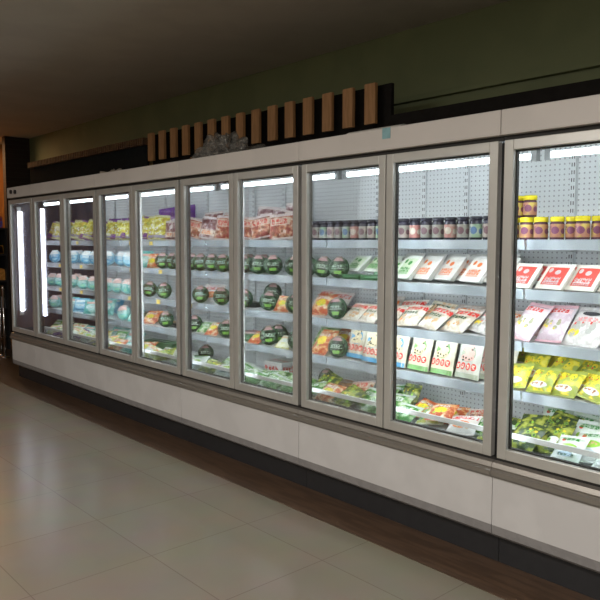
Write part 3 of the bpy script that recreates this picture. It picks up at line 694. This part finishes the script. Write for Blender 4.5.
# description, category, object name per look
DESC = {
 ('bag','yellow'):('yellow snack bag','bag','snack_bag'), ('bag','purple'):('glossy purple bag','bag','snack_bag'), ('bag','yelpur'):('yellow bag with purple foot','bag','snack_bag'),
 ('bag','meat'):('red-brown meat bag','bag','frozen_meat_bag'), ('bag','meatdark'):('maroon-and-white meat bag','bag','frozen_meat_bag'), ('bag','redwhite'):('white bag with red top band','bag','frozen_food_bag'),
 ('bag','whitepink'):('white bag with pink label strip','bag','frozen_food_bag'), ('bag','whiteblack'):('white bag with black mark and yellow spot','bag','frozen_food_bag'),
 ('bag','whitered'):('white bag with red spot','bag','frozen_food_bag'), ('bag','whitetext'):('cream bag with red lettering','bag','frozen_food_bag'), ('bag','otos'):('tan bag lettered OTOS','bag','frozen_food_bag'), ('bag','floral'):('bright yellow-and-green bag','bag','frozen_food_bag'),
 ('bag','leafdark'):('dark green mottled bag','bag','frozen_vegetable_bag'), ('bag','whitegreen'):('white-and-green printed bag','bag','frozen_food_bag'), ('bag','leafy'):('clear bag of green leaves','bag','frozen_vegetable_bag'),
 ('bag','orange'):('orange-red bag','bag','frozen_food_bag'), ('bag','assort'):('pale bag with orange band','bag','frozen_food_bag'), ('bag','teal'):('teal bag with pink label','bag','frozen_food_bag'), ('bag','bluebag'):('light blue bag','bag','frozen_food_bag'),
 ('round','green'):('dark green round pack','food pack','round_food_pack'), ('round','blue'):('light blue round pack','food pack','round_food_pack'), ('round','teal'):('teal round pack','food pack','round_food_pack'),
 ('jar','dark'):('dark-lidded jar with beige label','jar','jar'), ('jar','darkgreen'):('dark-lidded jar with green label','jar','jar'), ('jar','darkred'):('dark-lidded jar with red label','jar','jar'), ('jar','yellow'):('yellow-lidded jar','jar','jar'),
 ('tray','red'):('cream tray with red label','food tray','food_tray'), ('tray','white'):('white tray with orange print','food tray','food_tray'), ('tray','greenw'):('white tray with green print','food tray','food_tray'),
 ('pouch','green'):('green-footed standing pouch','pouch','standing_pouch'), ('pouch','blue'):('blue-footed standing pouch','pouch','standing_pouch'), ('pouch','grey'):('grey standing pouch','pouch','standing_pouch'), ('pouch','yellow'):('pale yellow-footed pouch','pouch','standing_pouch'),
 ('box','white'):('white carton with red print','box','carton'), ('flat','green'):('flat green tray','food tray','flat_food_tray'), ('flat','black'):('flat black tray','food tray','flat_food_tray'),
 ('flat','brown'):('black tray of brown food','food tray','flat_food_tray'), ('flat','pink'):('flat pink box','box','flat_food_box'), ('flat','white'):('flat white tray','food tray','flat_food_tray'),
}
SHELF = ['top shelf','second shelf','third shelf','fourth shelf','bottom deck']
items = []   # dict(kind, var, args, door, tier, row, loc, rot)
def put(door_n, tier, kind, var, px, row=0, dims=None, tilt=18, yaw=0, roll=0, dz=0, seed=None, lie=False):
    """door_n 1.. ; tier 0..4 ; row = depth behind the shelf front in metres"""
    z = ZS[tier] if tier < 4 else ZD
    y = (YS+.02 if tier < 4 else .11)+row
    
    items.append(dict(k=kind, v=var, d=door_n, t=tier, px=px, y=y, z=z+dz+.001, dims=dims, tilt=tilt, yaw=yaw, roll=roll, row=row, seed=seed if seed is not None else rnd.randrange(5), lie=lie))

def low_y(th): return th
# ---- top shelf
for d, pxs in ((2,[51,55.5,60]),(3,[69,73.5,78,82.5,87,91.5,96])):
    for i, px in enumerate(pxs): put(d,0,'bag','yellow' if i%3 else 'yelpur',px,.02,(.12,.165,.05),8,50,rnd.uniform(12,26))
for i, px in enumerate([105,110,115,120,125,130]): put(4,0,'bag','yellow' if i%2 else 'yelpur',px,.02,(.12,.155,.05),8,45,rnd.uniform(-4,22))
for i, px in enumerate([111,124]): put(4,0,'bag','purple',px,.2,(.2,.2,.05),14,10,0)
for i, px in enumerate([141,147,153,158.5]): put(5,0,'bag','yellow' if i!=1 else 'yelpur',px,.02,(.14,.17+.006*i,.05),8,45,rnd.uniform(0,22))
put(5,0,'bag','purple',167,.10,(.34,.26,.06),14,40,-8); put(5,0,'bag','purple',172,.28,(.24,.27,.06),14,20,0)
for i, px in enumerate([172,178]): put(5,0,'bag','meatdark',px,.02,(.17,.14,.05),10,30,0)
for i, (px,h,vv) in enumerate([(192,.135,'meat'),(199,.14,'meat'),(207,.15,'meatdark'),(215,.2,'meatdark'),(223,.16,'meat'),(231,.17,'meat')]): put(6,0,'bag',vv,px,.02+.05*(i%2),(.17,h,.05),12,25,rnd.uniform(-14,14))
for i, (px,h,vv) in enumerate([(245,.13,'meat'),(253,.15,'meatdark'),(261.5,.14,'meat'),(270.5,.155,'meat'),(280,.15,'meat'),(290,.16,'meat')]): put(7,0,'bag',vv,px,.02+.05*(i%2),(.18,h,.05),12,25,rnd.uniform(-14,14))
for px,h in ((264,.22),(280,.2),(291,.23)): put(7,0,'bag','meatdark',px,.17,(.2,h,.05),12,20,5)
jv = ['dark','darkgreen','dark','dark','darkgreen','darkred','dark','dark','darkgreen']
def row_jars(d, pa, pb, n, vs, r=.034, h=.125, row=.035):
    xa_, xb_ = xat(pa,YS+.02+row,ZS[0]), xat(pb,YS+.02+row,ZS[0])
    for i in range(n):
        put(d,0,'jar',vs[i%len(vs)],None,row,(r,h),0,0); items[-1]['x'] = xa_+(xb_-xa_)*i/(n-1)
row_jars(8, 317, 381, 9, jv)
row_jars(9, 393, 489, 9, ['darkgreen','dark','darkred','dark','dark','darkred','dark','darkgreen','dark'])
row_jars(10, 512, 612, 9, ['yellow'], .034, .112)
for x in (517.5,530): put(10,0,'jar','yellow',x,.12,(.034,.112),0,0,dz=.113)
for x in (512,523.5,534.5): put(10,0,'jar','yellow',x,.12,(.034,.112),0,0)
# ---- second shelf
RD = (.069,.05)
def rounds(d, t, lst, v='green', yaw=42, row=.0, **k):
    for i, e in enumerate(lst):
        px, rw = (e if isinstance(e, tuple) else (e, row))
        put(d,t,'round',v,px,rw,RD,10,yaw,rnd.uniform(-6,6),**k)
rounds(2,1,[(55.5,.05)],'blue'); rounds(3,1,[(73.5,.05),(80,.22),(86.5,.05),(94.5,.05)],'blue'); rounds(4,1,[(107.5,.05),(120.5,.05),(129,.05)],'blue')
put(5,1,'bag','teal',144,.05,(.16,.12,.045),14,30); put(5,1,'bag','orange',152.5,.06,(.13,.10,.04),16,20)
rounds(5,1,[(162.5,.04),(171.8,.04),(179,.04)]); rounds(6,1,[(190.5,.04),(200.7,.04),(211,.04),(223.5,.04),(233,.06)])
rounds(7,1,[(243,.04),(257,.04),(273,.04),(293,.04)]); rounds(7,1,[(250,.2),(265,.2)])
rounds(8,1,[(321.5,.04),(338.5,.04)],yaw=25); rounds(8,1,[(308,.05)],yaw=25)
for i,px in enumerate([352,362,372,383]): put(8,1,'tray','greenw',px,.13+.0*i,(.15,.14,.03),50,-10,0,dz=.035)
for px in (350,366,379): put(8,1,'flat','green',px,.05,(.14,.07,.03),0,0)
for i,px in enumerate([398,414,431,450,471,493]): put(9,1,'tray','greenw' if i==0 else 'white',px,.08,(.15,.165,.035),42,-14,0,dz=.01)
for i,px in enumerate([405,424,444,464,486]): put(9,1,'tray','white',px,.26,(.155,.17,.03),40,-6,0,dz=.02)
for i,px in enumerate([518.5,550,580.5,612]): put(10,1,'tray','red',px,.03,(.155,.145,.03),40,-14,0,dz=.0)
for i,px in enumerate([531,560,590]): put(10,1,'tray','red',px,.19,(.15,.15,.03),50,-10,0,dz=.004)
# ---- third shelf
rounds(2,2,[(52,.04),(59,.05)],'teal'); rounds(3,2,[(72,.05),(76.5,.2),(83.5,.04),(93,.05)],'teal'); rounds(4,2,[(107,.05),(117.5,.05),(127,.05),(133,.05)],'teal')
rounds(5,2,[(148.5,.03),(163.5,.03)]); rounds(6,2,[(200,.03),(221,.03)]); put(6,2,'bag','redwhite',210.5,.12,(.2,.13,.04),30,20)
put(7,2,'flat','black',251,.12,(.22,.12,.035),0,20); rounds(7,2,[(243,.04)]); rounds(7,2,[(264.5,.0)]); rounds(7,2,[(272,.2)],dz=.045); put(7,2,'bag','orange',278,.05,(.13,.1,.04),35,10); rounds(7,2,[(293,.02)])
put(7,2,'flat','white',282,.24,(.2,.12,.03),0,10)
put(8,2,'bag','orange',318,.10,(.17,.15,.05),40,0); put(8,2,'bag','redwhite',330,.16,(.19,.17,.05),44,0); put(8,2,'bag','redwhite',318,.27,(.19,.17,.05),44,0)
rounds(8,2,[(335,.0)],yaw=20); put(8,2,'flat','black',352,.12,(.17,.16,.04),0,0); put(8,2,'flat','brown',352,.3,(.17,.16,.05),0,0)
for px,vv in ((350,'whitetext'),(363,'whitetext'),(376,'whitetext')): put(8,2,'bag',vv,px,.02,(.15,.13,.035),52,-6)
put(8,2,'bag','whitered',374,.2,(.2,.16,.05),44,0); put(8,2,'flat','black',384,.34,(.15,.12,.04),0,0)
for i,(px,vv) in enumerate([(399,'whitetext'),(420,'whitetext'),(443,'whitetext'),(465,'whiteblack'),(487,'whitered')]): put(9,2,'bag',vv,px,.02,(.17,.16,.04),55,-8,rnd.uniform(-12,12))
for i,(px,vv) in enumerate([(404,'whitetext'),(422,'otos'),(458,'whitered'),(483,'whiteblack')]): put(9,2,'bag',vv,px,.19,(.2,.16,.04),50,-4,rnd.uniform(-10,10))
for i,(px,vv) in enumerate([(519,'whitepink'),(536,'whitepink'),(566,'whiteblack'),(603,'whiteblack')]): put(10,2,'bag',vv,px,.02,(.15 if i<2 else .2,.2,.05),42,-10,rnd.uniform(-4,8))
for i,px in enumerate([520,543,567,590]):
    for j in range(2): put(10,2,'flat','pink',px,.31,(.17,.17,.035),0,0,dz=.037*j)
# ---- fourth shelf
rounds(2,3,[(54,.05),(61,.12)],'teal'); put(3,3,'bag','teal',70.5,.05,(.17,.12,.05),20,30); put(3,3,'bag','bluebag',80,.05,(.18,.12,.05),20,30); put(3,3,'bag','teal',91,.05,(.19,.12,.05),20,30); put(3,3,'flat','brown',76,.25,(.22,.14,.05),0,0)
put(4,3,'bag','teal',106,.1,(.18,.15,.05),24,25); rounds(4,3,[(121,.0)],'teal',30); put(4,3,'bag','bluebag',113,.25,(.2,.14,.05),30,20); put(4,3,'bag','teal',131,.06,(.15,.1,.05),40,20)
put(5,3,'flat','green',150,.26,(.45,.12,.06),0,8); put(5,3,'bag','orange',148,.06,(.2,.12,.04),48,10); rounds(5,3,[(162.5,.0)]); put(5,3,'flat','brown',173,.1,(.25,.14,.035),0,0); put(5,3,'bag','orange',155,.18,(.2,.1,.04),45,0)
rounds(6,3,[(194,.04)]); put(6,3,'flat','green',209,.26,(.4,.12,.04),0,0); put(6,3,'bag','leafy',202,.03,(.14,.11,.04),50,10); put(6,3,'bag','orange',211,.03,(.14,.11,.04),50,10); rounds(6,3,[(222.5,.0),(232,.1)])
put(7,3,'flat','green',248,.1,(.2,.14,.035),0,0); put(7,3,'flat','pink',255,.25,(.2,.1,.04),0,0); put(7,3,'bag','orange',252,-.01,(.12,.1,.035),55,5); rounds(7,3,[(265.5,.0),(277,.14)]); put(7,3,'bag','assort',280,-.01,(.14,.1,.035),55,5); rounds(7,3,[(293,.0)]); put(7,3,'flat','black',271,.3,(.3,.1,.04),0,0)
put(8,3,'bag','orange',318,.02,(.15,.17,.05),42,0); put(8,3,'bag','leafy',321,.2,(.2,.16,.05),38,0); put(8,3,'bag','orange',333,.24,(.18,.15,.05),40,0); rounds(8,3,[(334,-.01)],yaw=22)
put(8,3,'pouch','blue',350.5,.04,None,14,-2); put(8,3,'pouch','blue',371.5,.03,None,14,-4)
for px in (356,378): put(8,3,'pouch','blue',px,.17,None,14,0)
put(9,3,'pouch','blue',395.5,.03,None,14,-6)
for px,vv in ((414,'green'),(437,'green'),(459,'grey'),(478,'grey'),(494,'yellow')): put(9,3,'pouch',vv,px,.03,None,14,-6)
for px,vv in ((420,'green'),(444,'green'),(466,'grey'),(486,'yellow')): put(9,3,'pouch',vv,px,.16,None,14,-3)
for i in range(6): put(10,3,'bag','floral',514+i*18.5,.0,(.135,.13,.045),46,-8,rnd.uniform(-14,14))
for i in range(5): put(10,3,'bag','floral',521+i*20,.13,(.145,.16,.045),42,-6,rnd.uniform(-12,12),dz=.012)
for i in range(6): put(10,3,'bag','floral',518+i*18,.28,(.14,.17,.045),36,0,rnd.uniform(-8,8),dz=.015)
# ---- bottom deck
for d, pxs in ((2,[51,56,61]),(3,[71,77,83,89,95])):
    for i, px in enumerate(pxs): put(d,4,'bag',['assort','yelpur','whitegreen','assort','yellow'][i],px,.02,(.19,.13,.05),52,20,rnd.uniform(-20,20))
for i, px in enumerate([54,60]): put(2,4,'bag',['leafy','assort'][i],px,.2,(.2,.14,.05),45,10)
for i, px in enumerate([74,83,93]): put(3,4,'bag',['assort','teal','leafy'][i],px,.2,(.24,.14,.05),45,10)
for i,(px,vv) in enumerate([(106,'assort'),(113,'orange'),(120,'assort'),(127,'teal'),(133,'orange')]): put(4,4,'bag',vv,px,.02,(.2,.13,.05),52,20,rnd.uniform(-25,25))
for i,(px,vv) in enumerate([(109,'teal'),(118,'leafy'),(128,'teal')]): put(4,4,'bag',vv,px,.2,(.26,.16,.05),38,10)
for i,(px,vv) in enumerate([(145,'assort'),(153,'whitegreen'),(161,'leafdark'),(169,'whitegreen'),(177,'leafy')]): put(5,4,'bag',vv,px,.02,(.2,.12,.05),56,15,rnd.uniform(-25,25))
put(5,4,'flat','green',153,.26,(.45,.14,.1),0,5); put(5,4,'flat','black',168,.27,(.3,.12,.04),0,0)
for i,(px,vv) in enumerate([(192,'whitegreen'),(202,'leafdark'),(213,'leafy'),(223,'whitegreen'),(232,'leafy')]): put(6,4,'bag',vv,px,.02,(.2,.12,.05),56,10,rnd.uniform(-20,20))
put(6,4,'flat','green',200,.25,(.3,.14,.05),0,0); put(6,4,'flat','black',222,.25,(.35,.14,.03),0,0); rounds(6,4,[(206,.38)])
for i,px in enumerate([246,256,266,277,288,298]): put(7,4,'bag','leafy',px,.01,(.19,.13,.05),62,8,rnd.uniform(-25,25),seed=i%4)
for i,px in enumerate([251,263,276,291]): put(7,4,'bag',['leafy','leafy','whitegreen','leafy'][i],px,.15,(.2,.12,.05),70,8,rnd.uniform(-20,20))
put(7,4,'box','white',268,.30,(.27,.19,.15),0,0,dz=.0)
for i,(px,vv) in enumerate([(322,'orange'),(336,'leafdark'),(350,'leafy'),(364,'leafy'),(378,'leafy')]): put(8,4,'bag',vv,px,.03,(.17,.15,.05),58,0,rnd.uniform(-20,20))
for i,(px,vv) in enumerate([(317,'leafdark'),(356,'meat'),(372,'leafy'),(384,'leafy')]): put(8,4,'bag',vv,px,.18,(.18,.15,.05),52,0,rnd.uniform(-15,15))
put(8,4,'flat','brown',338,.26,(.2,.16,.07),0,-8); rounds(8,4,[(327,.34)],yaw=10)
for i,(px,vv) in enumerate([(398,'leafy'),(415,'assort'),(432,'orange'),(450,'redwhite'),(468,'leafy'),(487,'leafdark')]): put(9,4,'bag',vv,px,.02,(.17,.13,.045),62,0,rnd.uniform(-15,15))
for i,(px,vv) in enumerate([(424,'orange'),(444,'orange'),(462,'meat'),(480,'leafy'),(497,'leafdark')]): put(9,4,'bag',vv,px,.17,(.17,.12,.045),60,0,rnd.uniform(-15,15))
put(9,4,'bag','leafdark',398,.22,(.13,.14,.05),25,0)
for i,(px,vv) in enumerate([(516,'leafdark'),(534,'leafdark'),(554,'whitegreen'),(576,'whitegreen'),(598,'whitegreen')]): put(10,4,'bag',vv,px,.02,(.17,.17,.045),56,-6,rnd.uniform(-12,12))
for i,(px,vv) in enumerate([(518,'leafdark'),(538,'leafdark'),(560,'whitegreen'),(580,'whitegreen'),(600,'whitegreen')]): put(10,4,'bag',vv,px,.19,(.17,.18,.045),50,-4,rnd.uniform(-12,12))
for i,(px,vv) in enumerate([(560,'whitegreen'),(582,'whitegreen'),(604,'whitegreen')]): put(10,4,'bag',vv,px,.36,(.17,.17,.045),44,0,rnd.uniform(-8,8))

for it in items:
    if 'x' not in it: it['x'] = xat(it['px'], it['y'], it['z']+.05)
cells = {}
for it in items: cells.setdefault((it['k'],it['v'],it['d'],it['t']), []).append(it)
def arg(it):
    k = it['k']; dm = it['dims']
    if k == 'bag': return ('bag', it['v'], *dm, it['seed'])
    if k == 'round': return ('round', it['v'], *dm, it['seed']%3)
    if k == 'jar': return ('jar', it['v'], *dm)
    if k == 'tray': return ('tray', it['v'], *dm)
    if k == 'pouch': return ('pouch', it['v'], it['seed']%3)
    return (k, it['v'], *dm)
GRP = {}
for (k, v, d, t), L_ in cells.items():
    desc, cat, nm = DESC[(k,v)]
    L_.sort(key=lambda i: i['x'])
    where = '%s, %s door from left' % (SHELF[t], ordw[d-1])
    for i, it in enumerate(L_):
        pos = '' if len(L_) == 1 else (', %s from left' % ordw[i] if len(L_) > 2 else (', left one', ', right one')[i])
        lab = '%s%s, %s' % (desc, pos, where)
        parts = proto(*arg(it))
        root = empty(nm, (it['x'], it['y'], it['z'])); tag(root, lab, cat, '%s on the %s' % ({'bag':'bags','round':'round packs','jar':'jars','tray':'trays','pouch':'pouches','box':'cartons','flat':'flat packs'}[k], SHELF[t]))
        th = R(it['tilt'])
        root.rotation_euler = (Matrix.Rotation(R(it['yaw']),3,'Z') @ Matrix.Rotation(-th,3,'X') @ Matrix.Rotation(R(it['roll']),3,'Y')).to_euler()
        objs = []
        for pn, me in parts:
            o = bpy.data.objects.new(pn, me); col.objects.link(o); o.parent = root; objs.append(o)
        # seat the thing: lowest vertex exactly on the shelf
        Mw = root.rotation_euler.to_matrix()
        vs = [Mw @ vv.co for pn, me in parts for vv in me.vertices]
        lz = min(v_.z for v_ in vs); y0_ = min(v_.y for v_ in vs); y1_ = max(v_.y for v_ in vs)
        x0_ = min(v_.x for v_ in vs); x1_ = max(v_.x for v_ in vs)
        ymin = (YS+.008 if t < 4 else .074); L3 = root.location
        L3.z = it['z']-lz
        if L3.y+y0_ < ymin: L3.y = ymin-y0_
        if L3.y+y1_ > YBK-.018: L3.y = YBK-.018-y1_
        V_, P_ = [], []
        for pn, me in parts[:3] if k == 'bag' else parts[:2]:
            n_ = len(V_); V_ += [Mw @ vv.co for vv in me.vertices]; P_ += [tuple(n_+q for q in p.vertices) for p in me.polygons]
        it['bv'] = (V_, P_, (x0_,x1_,y0_,y1_,lz,max(v_.z for v_ in vs)))
        it['root'] = root; it['desc'] = desc; it['where'] = where; it['ymin'] = ymin-y0_; it['ymax'] = YBK-.018-y1_
from mathutils.bvhtree import BVHTree
placed = []
def tree(it, o): return BVHTree.FromPolygons([v_+o for v_ in it['bv'][0]], it['bv'][1])
def near(a, oa, b, ob):
    A, B = a['bv'][2], b['bv'][2]
    return all(A[2*i]+oa[i] < B[2*i+1]+ob[i] and B[2*i]+ob[i] < A[2*i+1]+oa[i] for i in range(3))
for it in sorted(items, key=lambda i: (i['t'], i['row'], i['x'])):
    base = it['root'].location.copy(); best = None; ob = it['bv']
    cand = [(dx, dy, 0) for dy in (0,.015,.03,.05,.07) for dx in (0,.015,-.015,.03,-.03,.05,-.05)] + [(0,.02,.012),(0,.03,.025),(0,.06,.02),(.02,.09,.0),(-.02,.1,.0),(0,.12,.0),(0,.05,.04)]
    for sc_ in (1,.93,.86,.78):
        lz = ob[2][4]; it['bv'] = ([v_*sc_ for v_ in ob[0]], ob[1], tuple(q*sc_ for q in ob[2]))
        for cx in cand:
            o = base+Vector(cx)+Vector((0,0,lz*(1-sc_))); o.y = max(it['ymin'], min(it['ymax'], o.y))
            nb = [b for b in placed if b['t'] == it['t'] and near(it, o, b, b['root'].location)]
            if not nb: best = o; break
            tr = tree(it, o)
            if not any(tr.overlap(tree(b, b['root'].location)) for b in nb): best = o; break
        if best: break
    it['root'].scale = (sc_,)*3
    it['root'].location = best or base; placed.append(it); it['hit'] = best is None
for L_ in cells.values():
    L_.sort(key=lambda i: i['root'].location.x)
    for i, it in enumerate(L_):
        pos = '' if len(L_) == 1 else (', %s from left' % ordw[i] if len(L_) > 2 else (', left one', ', right one')[i])
        it['root']['label'] = '%s%s, %s' % (it['desc'], pos, it['where'])
print('unresolved', sum(i['hit'] for i in items))
print('items', len(items))

# ------------------------------------------------------------ world and view
w = bpy.data.worlds.new('world'); sc.world = w; w.use_nodes = True
w.node_tree.nodes['Background'].inputs[0].default_value = (.5,.5,.5,1); w.node_tree.nodes['Background'].inputs[1].default_value = .2
sc.view_settings.view_transform = 'Standard'; sc.view_settings.look = 'None'; sc.view_settings.gamma = 1
sc.view_settings.use_curve_mapping = False; sc.view_settings.exposure = 0
sc.cycles.use_denoising = True; sc.cycles.max_bounces = 7; sc.cycles.transparent_max_bounces = 16; sc.cycles.sample_clamp_indirect = 4
